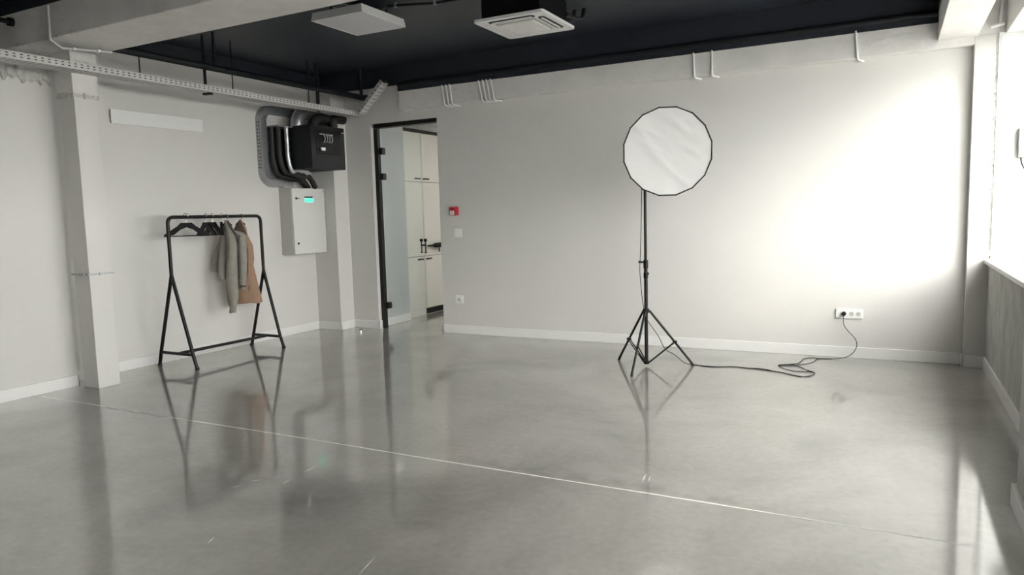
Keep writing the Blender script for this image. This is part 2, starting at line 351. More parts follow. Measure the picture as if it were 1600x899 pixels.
# kitchen behind the door: wall, tall cabinets
struct(MB().box((0.55, 0.06, 0), (0.76, 0.82, CZ)), 'wall_passage', 'paint_cool')
struct(MB().box((0.0, 4.0, 0), (4.6, 4.2, 3.3)).box((4.4, 0.06, 0), (4.6, 4.0, 3.3)).box((-0.2, 0.06, 0), (0.0, 4.0, 3.3)), 'wall_kitchen', 'white_trim')
struct(MB().box((-0.2, 0.06, 3.25), (4.6, 4.2, 3.40)), 'ceiling_kitchen', 'sill_stone')
struct(MB().box((0.76, 0.118, 0), (0.775, 0.82, BH), 0.002), 'baseboard_passage', 'white_trim')
for i in range(3):
    y0 = 0.825 + i*0.578; y1 = y0 + 0.576
    lab = ['white gloss tall cupboard beside the glass door', 'white gloss tall cupboard with a dark vent grille at its foot', 'white gloss tall cupboard deepest in the kitchen row'][i]
    cb = thing('tall_cabinet', (0.35, (y0+y1)/2, 0), lab, 'cabinet', 'white kitchen cupboards')
    MB().box((0.04, y0, 0.0), (0.635, y1, 2.775)).build('body', 'panel_side', cb)  # body toned darker than the doors so their gaps look shaded
    MB().box((0.04, y0, 2.776), (0.66, y1, 2.82)).build('top_strip', 'black_metal', cb)
    for (z0, z1, hz) in [(2.040, 2.77, 2.085), (0.910, 2.03, None), (0.10, 0.90, 0.862)]:
        dr = MB().box((0.632, y0+0.003, z0), (0.652, y1-0.003, z1), 0.003).build('door', 'cabinet_white', cb)
        if hz:
            ya, yb = (y1-0.185, y1-0.035) if i % 2 == 0 else (y0+0.035, y0+0.185)
            MB().box((0.652, ya, hz-0.010), (0.668, yb, hz+0.010), 0.003).build('handle', 'black_metal', dr)
    MB().box((0.60, y0, 0.0), (0.640, y1, 0.098)).build('plinth', 'cabinet_white', cb)
    if i >= 1:
        gr = MB()
        for q in range(5): gr.box((0.640, y0+0.01, 0.012+q*0.016), (0.650, y1-0.01, 0.021+q*0.016))
        gr.box((0.6395, y0+0.008, 0.006), (0.642, y1-0.008, 0.092))
        gr.build('vent_grille', 'black_metal', cb)
# dark bottle-shaped fitting on the cupboard doors
t = thing('bottle_holder', (0.69, 1.72, 1.02), 'black horizontal bottle-shaped fitting on the white cupboard doors', 'fitting')
pr = [(1.44, .013), (1.575, .013), (1.60, .020), (1.63, .034), (1.655, .037), (1.95, .037)]
MB().tube([(0.695, y, 1.062) for y, r in pr], [r for y, r in pr], 14).build('bottle_body', 'black_plastic', t)
MB().tube([(0.70, 1.745, 1.035), (0.70, 1.74, 0.99), (0.70, 1.748, 0.955)], 0.010, 8).build('lever', 'black_metal', t)
MB().box((0.651, 1.66, 1.04), (0.69, 1.70, 1.08)).build('bracket', 'black_metal', t)
# unseen glowing panel added under the kitchen ceiling to light the room
kl = thing('kitchen_fill_panel', (3.3, 2.4, 3.194), 'unseen white glowing panel added to light the kitchen', 'fill light')
MB().box((2.9, 1.8, 3.20), (3.7, 3.0, 3.25)).build('frame', 'white_metal', kl)
MB().box((2.93, 1.83, 3.194), (3.67, 2.97, 3.20)).build('diffuser', 'kitchen_fill_glow', kl)

# ------------------------------------------------------------------ perforated cable trays
def perforated(p0, dl, dw, length, width, pitch, rows, hw, hh):
    """strip starting at p0 along unit dl (length) and dw (width) with rectangular holes"""
    g = MB(); p0, dl, dw = Vector(p0), Vector(dl), Vector(dw); n = int(length/pitch)
    edges = [0.0]
    for r in rows: edges += [r - hh/2, r + hh/2]
    edges.append(width)
    P = lambda l, w: p0 + dl*l + dw*w
    for k in range(0, len(edges), 2):                       # solid long strips
        if edges[k+1] - edges[k] > 1e-5: g.add([P(0, edges[k]), P(length, edges[k]), P(length, edges[k+1]), P(0, edges[k+1])], [(0,1,2,3)])
    for k in range(1, len(edges)-1, 2):                     # bridges between the holes
        l = 0.0
        for i in range(n+1):
            l1 = min(length, i*pitch + (pitch-hw)/2) if i < n else length
            l0 = 0.0 if i == 0 else (i-1)*pitch + (pitch+hw)/2
            g.add([P(l0, edges[k]), P(l1, edges[k]), P(l1, edges[k+1]), P(l0, edges[k+1])], [(0,1,2,3)])
    return g
tr = thing('cable_tray', (0.65, -4.0, 2.855), 'long grey perforated cable tray hung below the ceiling along the left wall', 'cable tray')
TX0, TX1, TZ0, TZ1, TY0, TY1 = 0.553, 0.745, 2.855, 2.917, -7.2, -0.075
TL = TY1 - TY0
perforated((TX1, TY0, TZ0), Y, Z, TL, TZ1-TZ0, 0.055, [0.021, 0.043], 0.022, 0.008).build('side_rail', 'tray_grey', tr)
perforated((TX0, TY0, TZ0), Y, Z, TL, TZ1-TZ0, 0.055, [0.021, 0.043], 0.022, 0.008).build('side_rail', 'tray_grey', tr)
perforated((TX0, TY0, TZ0), Y, X, TL, TX1-TX0, 0.055, [0.030, 0.065, 0.100, 0.135, 0.165], 0.030, 0.010).build('tray_base', 'tray_grey', tr)
MB().box((TX1-0.012, TY0, TZ1-0.002), (TX1, TY1, TZ1)).build('rim', 'tray_grey', tr)
MB().box((TX0+0.01, TY0, TZ0+0.006), (TX1-0.008, TY1, TZ0+0.05)).build('cable_bundle', 'black_rubber', tr)
MB().box((TX0+0.02, TY1-0.03, TZ0+0.004), (0.88, TY1+0.05, TZ0+0.008)).build('corner_plate', 'tray_grey', tr)
MB().box((0.60, -2.46, 2.835), (0.70, -2.41, 2.853)).build('bracket', 'black_metal', tr)
MB().cyl((0.62, -2.43, 2.85), (0.62, -2.43, CZ), 0.016, 10).build('hanger', 'black_metal', tr)
MB().cyl((0.62, -0.75, 2.85), (0.62, -0.75, CZ), 0.022, 10).build('hanger', 'black_metal', tr)
for yy in (-3.19, -2.09, -0.93): MB().cyl((0.64, yy, 2.86), (0.64, yy, CZ), 0.006, 8).build('hanger_rod', 'black_metal', tr)
# sloping tray piece up to the ceiling at the corner
t2 = thing('sloping_cable_tray', (0.86, -0.17, 2.85), 'short grey perforated cable tray sloping up to the ceiling beside the doorway', 'cable tray')
a = Vector((0.83, 0, 2.862)); b2 = Vector((1.235, 0, 3.222)); dl = (b2-a).normalized(); nn = Vector((-dl.z, 0, dl.x)); LL = (b2-a).length
o_ = Vector((a.x, -0.215, a.z))
perforated(o_, dl, Y, LL, 0.11, 0.06, [0.028, 0.055, 0.082], 0.032, 0.010).build('tray_base', 'tray_grey', t2)
perforated(o_, dl, nn, LL, 0.06, 0.06, [0.03], 0.03, 0.012).build('side_rail', 'tray_grey', t2)
perforated(o_ + Y*0.11, dl, nn, LL, 0.06, 0.06, [0.03], 0.03, 0.012).build('side_rail', 'tray_grey', t2)
m2 = MB(); m2.obox(o_ + dl*LL/2 + Y*0.055 + nn*0.025, dl, Y, nn, LL/2, 0.045, 0.018); m2.build('cable_bundle', 'black_rubber', t2)

# black pipe along the ceiling near the left wall
bp_ = thing('black_ceiling_pipe', (0.8, -1.8, 3.05), 'thick black pipe hung under the ceiling above the cable tray', 'pipe')
MB().tube([(0.80, -3.575, 3.085), (0.80, -0.03, 3.092)], 0.036, 14).build('pipe', 'black_paint', bp_)
MB().cyl((0.80, -0.045, 3.092), (0.80, -0.02, 3.092), 0.045, 14).build('end_cap', 'black_paint', bp_)
MB().cyl((0.80, -0.12, 3.09), (0.80, -0.12, CZ), 0.020, 10).build('hanger', 'black_paint', bp_)
MB().cyl((0.80, -2.45, 3.09), (0.80, -2.45, CZ), 0.014, 10).build('hanger', 'black_paint', bp_)
np_ = thing('black_stub_pipe', (0.46, -4.8, 3.17), 'black capped pipe ending at the near side of the grey ceiling beam', 'pipe')
MB().tube([(0.46, -6.2, 3.215), (0.46, -4.22, 3.215)], 0.020, 12).build('pipe', 'black_paint', np_)
MB().cyl((0.46, -4.235, 3.215), (0.46, -4.20, 3.215), 0.036, 14).build('end_cap', 'black_paint', np_)
MB().cyl((0.46, -4.6, 3.215), (0.46, -4.6, CZ), 0.01, 8).build('hanger', 'black_paint', np_)

# white conduit on the beam
cd = thing('beam_conduit', (0.85, -4.0, 3.03), 'white conduit running down and under the grey ceiling beam', 'conduit')
MB().tube([(0.856, -4.130, 3.31), (0.848, -4.130, 3.055)], 0.0095, 8).build('pipe', 'white_plastic', cd)
MB().tube(round_path([(0.848, -4.128, 3.06), (0.845, -4.128, 3.040), (0.70, -3.99, 3.040), (0.62, -3.90, 3.040), (0.64, -3.87, 3.040), (0.818, -3.575, 3.040)], 0.03), 0.0085, 8).build('pipe', 'white_plastic', cd)
for (x, y) in [(0.665, -3.83), (0.76, -3.67)]: MB().box((x-0.022, y-0.012, 3.028), (x+0.022, y+0.012, 3.052), 0.003).build('clip', 'white_plastic', cd)
# conduits hooked over the lintel
def lintel_conduit(x, ztop, lab, grp=None, lean=0.02):
    p = round_path([(x, -0.112, ztop), (x+lean, -0.112, 2.868), (x+lean+0.045, 0.004, 2.866)], 0.035)
    r = single(MB().tube(p, 0.0105, 8), 'lintel_conduit', 'white_plastic', lab, 'conduit', grp); return r
for k in range(3): lintel_conduit(2.055 + k*0.055, 3.12, 'white conduit on the lintel, %s the doorway in the bunch of three' % ['closest to', 'second from', 'farthest from'][k], 'three hooked conduits', 0.03)
for k in range(4): lintel_conduit(2.577 + k*0.054, 3.12, 'white conduit on the lintel, %s the doorway in the bunch of four' % ['closest to', 'second from', 'third from', 'farthest from'][k], 'four hooked conduits', 0.045)
lintel_conduit(5.153, 3.12, 'single white conduit on the lintel straight above the round softbox', None, 0.01)
lintel_conduit(5.343, 3.12, 'wavy white conduit on the lintel just right of the softbox', None, 0.0)
lintel_conduit(6.672, 3.13, 'single white conduit on the lintel above the triple wall socket', None, 0.02)
c5 = thing('corner_conduit', (1.40, -0.02, 2.87), 'thin white conduit at the lintel end above the glass door', 'conduit')
MB().tube([(1.378, -0.012, 3.10), (1.375, -0.012, 2.89)], 0.008, 8).build('pipe', 'white_plastic', c5)
MB().box((1.40, -0.03, 2.868), (1.53, 0.0, 2.890), 0.003).build('clip', 'white_plastic', c5)

kt = thing('kitchen_cable_tray', (0.86, 1.9, 2.87), 'pale perforated tray above the white kitchen cupboards', 'cable tray')
perforated((0.76, 0.35, 2.87), Y, X, 3.2, 0.20, 0.05, [0.03, 0.065, 0.10, 0.135, 0.17], 0.026, 0.010).build('tray_base', 'tray_grey', kt)
perforated((0.96, 0.35, 2.87), Y, Z, 3.2, 0.05, 0.05, [0.025], 0.024, 0.010).build('side_rail', 'tray_grey', kt)
for yy in (0.9, 2.2, 3.3): MB().cyl((0.86, yy, 2.868), (0.86, yy, 3.25), 0.005, 8).build('hanger_rod', 'black_metal', kt)

# ------------------------------------------------------------------ wall plate on the left wall
wp = thing('wall_strip_panel', (0.02, -2.56, 2.53), 'long narrow white panel mounted high on the left wall', 'panel')
MB().box((0.022, -3.11, 2.530), (0.036, -2.015, 2.673), 0.003).build('front', 'white_plastic', wp)
MB().box((-0.002, -3.10, 2.538), (0.023, -2.025, 2.665)).build('back_frame', 'panel_side', wp)

# ------------------------------------------------------------------ ventilation unit, C-shaped tray, hoses
vu = thing('ventilation_unit', (0.31, -0.57, 2.15), 'black boxy ventilation unit mounted high in the corner', 'ventilation unit')
MB().box((0.0, -0.885, 2.152), (0.60, -0.262, 2.690), 0.006).build('housing', 'black_paint', vu)
for z in (2.60, 2.50): MB().cyl((0.262, -0.892, z), (0.262, -0.884, z), 0.010, 10).build('bolt', 'chrome', vu)
rc = MB().box((0.597, -0.80, 2.33), (0.604, -0.34, 2.64), 0.002).build('side_panel', 'black_plastic', vu)
MB().box((0.603, -0.73, 2.375), (0.628, -0.66, 2.415), 0.004).build('plug', 'white_plastic', vu)
MB().tube(catmull([(0.615, -0.66, 2.395), (0.625, -0.60, 2.40), (0.62, -0.54, 2.425)]), 0.006, 6).build('plug_lead', 'black_rubber', vu)
for k in range(4):
    MB().tube(arc((0.612, -0.70 + k*0.045, 2.53), 0.055, -1.2, 1.3, Y, Z, 10), 0.008, 8).build('hose_coil', 'galvanised', vu)
MB().box((0.598, -0.74, 2.575), (0.612, -0.50, 2.59)).build('louvre', 'galvanised', vu)
MB().box((0.601, -0.275, 2.625), (0.6025, -0.32, 2.632)).build('sticker', 'white_plastic', vu)
# round ducts between the unit and the ceiling tray
MB().tube(catmull([(0.22, -0.72, 2.66), (0.22, -0.70, 2.80), (0.22, -0.58, 2.90), (0.22, -0.30, 2.92)]), 0.085, 16).build('silver_duct', 'silver_duct', vu)
MB().tube(catmull([(0.45, -0.68, 2.66), (0.45, -0.67, 2.74), (0.45, -0.57, 2.80), (0.45, -0.36, 2.80)]), 0.062, 16).build('black_duct', 'black_rubber', vu)
MB().tube(round_path([(0.50, -0.36, 2.66), (0.50, -0.36, 2.82), (0.50, -0.15, 2.82)], 0.06), 0.06, 14).build('black_duct', 'black_rubber', vu)

ct = thing('curved_cable_tray', (0.05, -0.9, 1.93), 'C-shaped galvanised cable tray curving around the black ventilation unit', 'cable tray')
def cpath(off):
    r = 0.20 - off; yl = -1.205 + off; zt = 2.945 - off; zb = 1.935 + off; r = max(0.05, r)
    p = [Vector((0, -0.30, zt))]
    p += arc((0, yl + r, zt - r), r, math.pi/2, math.pi, Y, Z, 10)
    p += arc((0, yl + r, zb + r), r, math.pi, 1.5*math.pi, Y, Z, 10)
    p.append(Vector((0, -0.62 if off < .05 else -0.62, zb))); return p
def ribbon(path, x0, x1):
    g = MB(); vs = []
    for q in path: vs += [(x0, q.y, q.z), (x1, q.y, q.z)]
    g.add(vs, [(2*i, 2*i+2, 2*i+3, 2*i+1) for i in range(len(path)-1)], True); return g
po, pi_ = cpath(0.0), cpath(0.10)
ribbon(po, 0.0, 0.085).build('outer_rail', 'galvanised', ct); ribbon(pi_, 0.0, 0.085).build('inner_rail', 'galvanised', ct)
g = MB(); vs = []
for q, w in zip(po, pi_): vs += [(0.004, q.y, q.z), (0.004, w.y, w.z)]
g.add(vs, [(2*i, 2*i+2, 2*i+3, 2*i+1) for i in range(len(po)-1)]); g.build('tray_base', 'galvanised', ct)
g = MB()
for q in range(14):
    z = 2.16 + q*0.043
    for xx in (0.028, 0.058): g.box((xx-.006, -1.2065, z), (xx+.006, -1.2048, z+0.018))
for q in range(12):
    y = -0.98 + q*0.05
    for xx in (0.028, 0.058): g.box((xx-.006, y, 2.944), (xx+.006, y+0.02, 2.9462))
MB().box((0.0, -1.125, 2.668), (0.31, -0.889, 2.684), 0.003).build('cover_plate', 'galvanised', ct)
sl = g.build('slot', 'black_metal', ct); sl['kind'] = 'stuff'
hoses = [(0.125, 0.042, 0.13, 'black_rubber'), (0.195, 0.030, 0.10, 'black_rubber'), (0.165, 0.036, 0.21, 'black_rubber'), (0.245, 0.030, 0.27, 'silver_duct')]
for k, (off, r, xx, mt) in enumerate(hoses):
    yl = -1.205 + off; zb = 1.935 + off*0.62 + 0.02
    p = [(xx, yl, 2.672), (xx, yl, 2.45), (xx, yl+0.005, 2.28), (xx, yl+0.06, 2.13 if k else 2.11), (xx, yl+0.17, zb+0.04), (xx, yl+0.32, zb+0.015), (xx+0.01, -0.62+0.03*k, zb+0.01), (xx+0.01, -0.50+0.03*k, 1.93)]
    if k == 3: p = p[:-2] + [(xx+0.02, -0.66, zb+0.01)]
    pp = catmull(p, 6); rr = [r*(1 + 0.05*math.sin(i*2.1)) for i in range(len(pp))]
    single(MB().tube(pp, rr, 12), 'corrugated_hose', mt, ['thick black hose nearest the C-shaped tray bend', 'black hose running into the grey electrical box top', 'front black hose bulging below the ventilation unit', 'thin silver foil hose among the black hoses'][k], 'hose', 'hoses below the ventilation unit')

# ------------------------------------------------------------------ electrical box
eb = thing('electrical_box', (0.12, -0.59, 1.06), 'grey metal electrical enclosure with green display below the ventilation unit', 'electrical box')
MB().box((0.001, -0.885, 1.063), (0.205, -0.292, 1.922), 0.004).build('body', 'panel_side', eb)
dr = MB().box((0.206, -0.880, 1.068), (0.226, -0.290, 1.918), 0.004).build('door', 'panel_grey', eb)
for z in (1.787, 1.206): MB().cyl((0.226, -0.815, z), (0.234, -0.815, z), 0.014, 12).build('lock', 'black_plastic', dr)
MB().box((0.226, -0.80, 1.780), (0.236, -0.765, 1.792), 0.002).build('key', 'black_plastic', dr)
MB().box((0.226, -0.665, 1.797), (0.2295, -0.515, 1.812)).build('nameplate', 'black_plastic', dr)
scn = MB().box((0.226, -0.665, 1.738), (0.230, -0.500, 1.790), 0.002).build('display', 'screen_green', dr)
MB().box((0.226, -0.325, 1.87), (0.228, -0.300, 1.90)).build('sticker', 'panel_side', dr)
for k in range(3):
    y = -0.645 + k*0.052; MB().box((0.2300, y, 1.752), (0.2306, y+0.008, 1.778)).build('glyph', 'screen_text', eb)
    MB().box((0.2300, y+0.016, 1.752), (0.2306, y+0.034, 1.757)).build('glyph', 'screen_text', eb)
MB().box((0.001, -0.88, 1.92), (0.10, -0.70, 1.945)).build('cable_entry', 'panel_side', eb)

# ------------------------------------------------------------------ clothes rack
RY0, RY1, RZ, RR = -2.853, -1.578, 1.570, 0.0185
ck = thing('clothes_rack', (0.40, -2.2, 0), 'black tubular steel clothes rack with A-shaped ends', 'clothes rack')
MB().tube(round_path([(0.425, RY0, 0.965), (0.425, RY0, RZ), (0.385, RY1, RZ), (0.385, RY1, 0.915)], 0.075, 8), RR, 14).build('rail', 'black_metal', ck)
def leg(top, elbow, foot, nm='leg'):
    g = MB().tube(round_path([top, elbow, foot], 0.05, 5), RR, 12); o = g.build(nm, 'black_metal', ck)
    f = Vector(foot); MB().cyl((f.x, f.y, 0.0), (f.x, f.y, 0.025), RR+0.004, 12).build('foot', 'black_rubber', o)
ends = [(RY0, 0.425, 0.975, 0.135, 0.715, 0.15), (RY1, 0.385, 0.925, 0.115, 0.640, 0.135)]
for (yy, xc, zt, xa, xb, zc) in ends:
    leg((xc, yy, zt), (xa+0.035, yy, zc), (xa, yy, 0.012)); leg((xc, yy, zt), (xb-0.045, yy, zc), (xb, yy+0.0, 0.012))
    MB().tube([(xa+0.035, yy, zc), (xb-0.045, yy, zc)], RR*0.9, 12).build('crossbar', 'black_metal', ck)
MB().tube([(0.425, RY0, 0.148), (0.375, RY1, 0.133)], RR*0.9, 12).build('lower_bar', 'black_metal', ck)

def hanger(y, ang, xc, lab, grp, mt='black_plastic', drop=0.0):
    h = thing('coat_hanger', (xc, y, 1.37-drop), lab, 'hanger', grp)
    w = Vector((math.cos(ang), math.sin(ang), 0)); c = Vector((xc, y, 0)); zt = 1.585
    P = lambda s, z: c + w*s + Z*z
    hook = [P(-0.020, zt-0.018), P(-0.024, zt+0.002), P(-0.012, zt+0.022), P(0.008, zt+0.022), P(0.022, zt+0.004), P(0.016, zt-0.02), P(0.0, zt-0.04), P(0.0, 1.50-drop)]
    MB().tube(catmull(hook, 4), 0.0035, 6).build('hook', 'chrome', h)
    d = Vector((-w.y, w.x, 0))*0.012
    pl = []; S = 0.215
    top = [(-S-0.012, 1.372), (-S, 1.392), (-0.09, 1.475), (-0.055, 1.510), (0.055, 1.510), (0.09, 1.475), (S, 1.392), (S+0.012, 1.372)]
    bot = [(S, 1.368), (0.125, 1.385), (0.06, 1.438), (0.0, 1.462), (-0.06, 1.438), (-0.125, 1.385), (-S, 1.368)]
    g = MB()
    tb = top + bot; k = len(tb)
    fr = [P(s, z-drop) - d for s, z in tb]; bk = [P(s, z-drop) + d for s, z in tb]
    # strip between top and bottom outlines
    pairs = [(0,14),(1,13),(2,12),(3,11),(4,9),(5,8),(6,7)]
    quads = [(0,1,14),(1,2,13,14),(2,3,12,13),(3,4,10,11,12) if False else (3,11,12,2)]
    faces = [(0,1,14),(1,2,13,14),(2,12,13),(2,3,12),(3,11,12),(3,4,11),(4,10,11),(4,5,10),(5,9,10),(5,6,8,9),(6,7,8)]
    faces = [(0,1,14),(1,2,13,14),(2,3,12,13),(3,4,11,12),(4,5,10,11),(5,6,9,10),(6,7,8,9)]
    g.add(fr + bk, [f for f in faces] + [tuple(i + k for i in reversed(f)) for f in faces] + [(i, (i+1) % k, (i+1) % k + k, i + k) for i in range(k)])
    g.build('shoulders', mt, h)
    MB().tube([P(-S, 1.372-drop), P(S, 1.372-drop)], 0.006, 8).build('trouser_bar', mt, h)
    return h
hg = 'empty hangers on the rack'
hanger(-2.625, math.radians(50), 0.418, 'black hanger at the end of the rail facing the room', hg)
hanger(-2.37, math.radians(-15), 0.410, 'black hanger turned aside between the first hanger and the coats', hg)
hanger(-2.28, math.radians(-15), 0.407, 'black hanger parallel to and nearer the jacket than the turned-aside one', hg)
hanger(-2.16, math.radians(-42), 0.403, 'black hanger seen edge-on beside the grey jacket', hg)

# garments: lofted cloth shapes hung on the rail
VU = Vector((0.66515, 0.74671, 0)); VV = Vector((0.74671, -0.66515, 0)); GC = Vector((0.40, -1.9, 0))
def cloth(rows, depth, off, seed, n=20, fold=0.12, sub=5):
    rnd = random.Random(seed); ph = [rnd.uniform(0, 6.28) for _ in range(6)]; R = []
    for i in range(len(rows)-1):
        for k in range(sub):
            t = k/sub; R.append([rows[i][q]*(1-t) + rows[i+1][q]*t for q in range(3)])
    R.append(list(rows[-1])); g = MB(); vs = []
    z0, z1 = R[-1][0], R[0][0]
    for i, (z, l, r) in enumerate(R):
        tt = (z1 - z)/max(1e-3, z1 - z0); c = (l+r)/2; a = (r-l)/2
        for j in range(n):
            th = 2*math.pi*j/n
            f = 1 + fold*tt*math.sin(3*th + ph[0] + 2*tt) + fold*0.7*math.sin(5*th + ph[1] + 5*tt*ph[3]/6)*tt
            s = c + a*math.copysign(abs(math.cos(th))**0.8, math.cos(th)); dd = depth*(0.55 + 0.45*min(1, 3*tt))*math.sin(th)*f
            wz = 0.006*math.sin(4*th + ph[2])*(1 if i == len(R)-1 else 0)
            q = GC + VU*s + VV*(off + dd + 0.008*math.sin(9*z + ph[4])); vs.append((q.x, q.y, z + wz))
    k = len(R)
    g.add(vs, [(i*n+j, i*n+(j+1) % n, (i+1)*n+(j+1) % n, (i+1)*n+j) for i in range(k-1) for j in range(n)], True)
    g.add(vs[:n], [tuple(range(n))], True); g.add(vs[-n:], [tuple(range(n))]); return g
jk = thing('grey_jacket', (0.33, -2.0, 0.5), 'grey-beige hooded jacket hanging on the clothes rack', 'jacket')
cloth([(1.46,-.175,-.12),(1.328,-.227,-.150),(1.199,-.282,-.180),(1.054,-.318,-.205),(0.938,-.332,-.230)], .045, -0.10, 1).build('far_sleeve', 'jacket_grey', jk)
cloth([(1.486,-.176,-.115),(1.428,-.193,-.092),(1.341,-.212,-.097),(1.211,-.241,-.119),(1.08,-.256,-.14),(.971,-.269,-.161),(.891,-.268,-.173),(.854,-.25,-.182)], .055, -0.01, 2).build('back_panel', 'jacket_grey', jk)
mn = cloth([(1.53,-.160,-.126),(1.479,-.17,-.095),(1.413,-.16,-.065),(1.317,-.153,-.044),(1.156,-.163,-.033),(.966,-.181,-.038),(.804,-.191,-.047),(.641,-.188,-.064),(.553,-.179,-.083)], .065, 0.06, 3).build('sleeve', 'jacket_grey', jk)
cloth([(.575,-.165,-.089),(.523,-.168,-.092),(.471,-.178,-.102)], .035, 0.06, 4, fold=.05).build('cuff', 'jacket_grey', mn)
cloth([(1.411,-.092,-.052),(1.381,-.094,.036),(1.336,-.083,.061),(1.262,-.06,.056),(1.152,-.047,.057),(1.041,-.04,.057)], .05, 0.05, 5).build('chest_panel', 'jacket_grey', jk)
rs = cloth([(1.24,-.028,.060),(1.048,-.032,.051),(.893,-.035,.034),(.738,-.037,.018)], .04, 0.10, 6).build('sleeve', 'jacket_grey', jk)
cloth([(.79,-.040,.024),(.765,-.041,.022)], .046, 0.10, 6, fold=.02).build('cuff_strap', 'jacket_dark', rs)
P3 = lambda s, z, d: GC + VU*s + VV*d + Z*z
MB().tube(catmull([P3(-.125,1.515,.10), P3(-.10,1.46,.115), P3(-.07,1.40,.12), P3(-.035,1.34,.118), P3(-.02,1.27,.12)]), 0.011, 8).build('collar_edge', 'jacket_dark', jk)
MB().tube(catmull([P3(-.012,1.36,.105), P3(-.022,1.26,.115), P3(-.034,1.14,.125), P3(-.036,1.0,.125), P3(-.038,.86,.12)]), 0.007, 8).build('zip', 'jacket_dark', jk)
MB().tube(catmull([P3(-.162,1.37,.10), P3(-.158,1.25,.118), P3(-.168,1.12,.108), P3(-.184,.98,.075)]), 0.006, 8).build('seam', 'jacket_dark', jk)
bc = thing('tan_coat', (0.45, -1.85, 0.55), 'tan brown hooded coat hanging behind the grey jacket on the rack', 'coat')
cloth([(1.43,-.045,.062),(1.336,-.07,.082),(1.225,-.076,.128),(1.077,-.085,.132),(.989,-.091,.12),(.795,-.089,.154),(.652,-.084,.181),(.555,-.082,.197)], .06, -0.105, 8, n=28, fold=.16).build('body', 'coat_tan', bc)
hd = cloth([(1.533,-.006,.014),(1.482,-.030,.044),(1.431,-.052,.068),(1.38,-.060,.072),(1.306,-.05,.070)], .05, -0.085, 9).build('hood', 'coat_tan', bc)
cloth([(1.522,-.008,.008),(1.482,-.038,.026),(1.431,-.066,.044),(1.385,-.078,.060),(1.355,-.02,.062)], .035, -0.040, 10, fold=.05).build('hood_lining', 'coat_lining', hd)
MB().tube(catmull([P3(.040,1.30,-.045), P3(.064,1.20,-.042), P3(.060,1.05,-.040), P3(.050,.86,-.040), P3(.052,.70,-.040)]), 0.006, 8).build('front_edge', 'strap_brown', bc)

def loaded_hanger(rail, neck, lab):
    h = thing('coat_hanger', neck, lab, 'hanger', 'hangers carrying garments'); r, q = Vector(rail), Vector(neck); w = X
    pts = [r - w*0.024 + Z*0.0, r - w*0.018 + Z*0.016, r + Z*0.0235, r + w*0.018 + Z*0.016, r + w*0.022 - Z*0.006, (r + q)/2 + w*0.008, q]
    MB().tube(catmull(pts, 5), 0.0035, 6).build('hook', 'chrome', h)
    MB().tube(catmull([q - VU*0.05 - Z*0.03, q - VU*0.02 - Z*0.004, q + VU*0.02 - Z*0.004, q + VU*0.05 - Z*0.03], 4), 0.010, 8).build('shoulders', 'black_plastic', h)
loaded_hanger((0.402, -2.085, 1.570), (0.352, -2.040, 1.495), 'hanger whose chrome hook carries the grey jacket')
loaded_hanger((0.394, -1.865, 1.570), (0.345, -1.845, 1.500), 'hanger whose chrome hook carries the tan coat')

# ------------------------------------------------------------------ studio light on tripod stand
SX, SY = 4.928, -1.08
ls = thing('light_stand', (SX, SY, 0), 'black tripod light stand holding the round softbox', 'light stand')
MB().cyl((SX, SY, 0.028), (SX, SY, 0.97), 0.0175, 14).build('lower_tube', 'black_metal', ls)
MB().cyl((SX, SY, 0.95), (SX, SY, 2.02), 0.0145, 14).build('upper_tube', 'black_metal', ls)
MB().cyl((SX, SY, 0.525), (SX, SY, 0.565), 0.030, 14).build('leg_collar', 'black_plastic', ls)
MB().cyl((SX, SY, 0.022), (SX, SY, 0.052), 0.026, 14).build('brace_hub', 'black_plastic', ls)
cl = MB().cyl((SX, SY, 0.955), (SX, SY, 1.035), 0.023, 14).build('clamp', 'black_plastic', ls)
MB().tube([(SX-0.015, SY-0.01, 1.015), (SX-0.062, SY-0.03, 1.018)], [.008, .013], 10).build('knob', 'black_plastic', cl)
cl2 = MB().cyl((SX, SY, 0.86), (SX, SY, 0.915), 0.022, 14).build('clamp', 'black_plastic', ls)
MB().tube([(SX+0.012, SY-0.015, 0.905), (SX+0.030, SY-0.050, 0.908)], [.008, .017], 12).build('knob', 'black_plastic', cl2)
feet = [(4.584, -0.904), (4.94, -1.573), (5.342, -0.919)]
for fx, fy in feet:
    d = Vector((fx-SX, fy-SY, 0)); dn = d.normalized(); a = Vector((SX, SY, 0.545)) + dn*0.032; b2 = Vector((fx, fy, 0.012))
    lg = MB().tube([a, b2], 0.0115, 10).build('leg', 'black_metal', ls)
    MB().tube([b2 + (a-b2)*0.05, b2 - Z*0.010], [0.0135, 0.0125], 10).build('rubber_foot', 'black_rubber', lg)
    mp = a*0.42 + b2*0.58; MB().cyl(mp - dn*0.02, mp + dn*0.02, 0.014, 8).build('joint', 'black_plastic', lg)
    sd = Vector((-dn.y, dn.x, 0))*0.012
    for sg in (-1, 1): MB().tube([Vector((SX, SY, 0.037)) + dn*0.026 + sd*sg, mp + sd*sg], 0.006, 8).build('brace', 'black_metal', ls)
sb = thing('softbox_light', (SX, SY, 1.95), 'round white softbox with black rim on the tripod stand', 'studio light')
ax = Vector((0.39, -0.915, -0.07)).normalized(); sr = ax.cross(Z).normalized(); sr = -sr if sr.dot(cr) < 0 else sr; su = sr.cross(ax); su = su if su.z > 0 else -su
fc = Vector((5.318, -1.7, 1.998)); RF = 0.373; NF = 16
def ring(r, d, ph=0.2): return [fc + ax*d + sr*(r*math.cos(2*math.pi*(i)/NF + ph)) + su*(r*math.sin(2*math.pi*(i)/NF + ph)) for i in range(NF)]
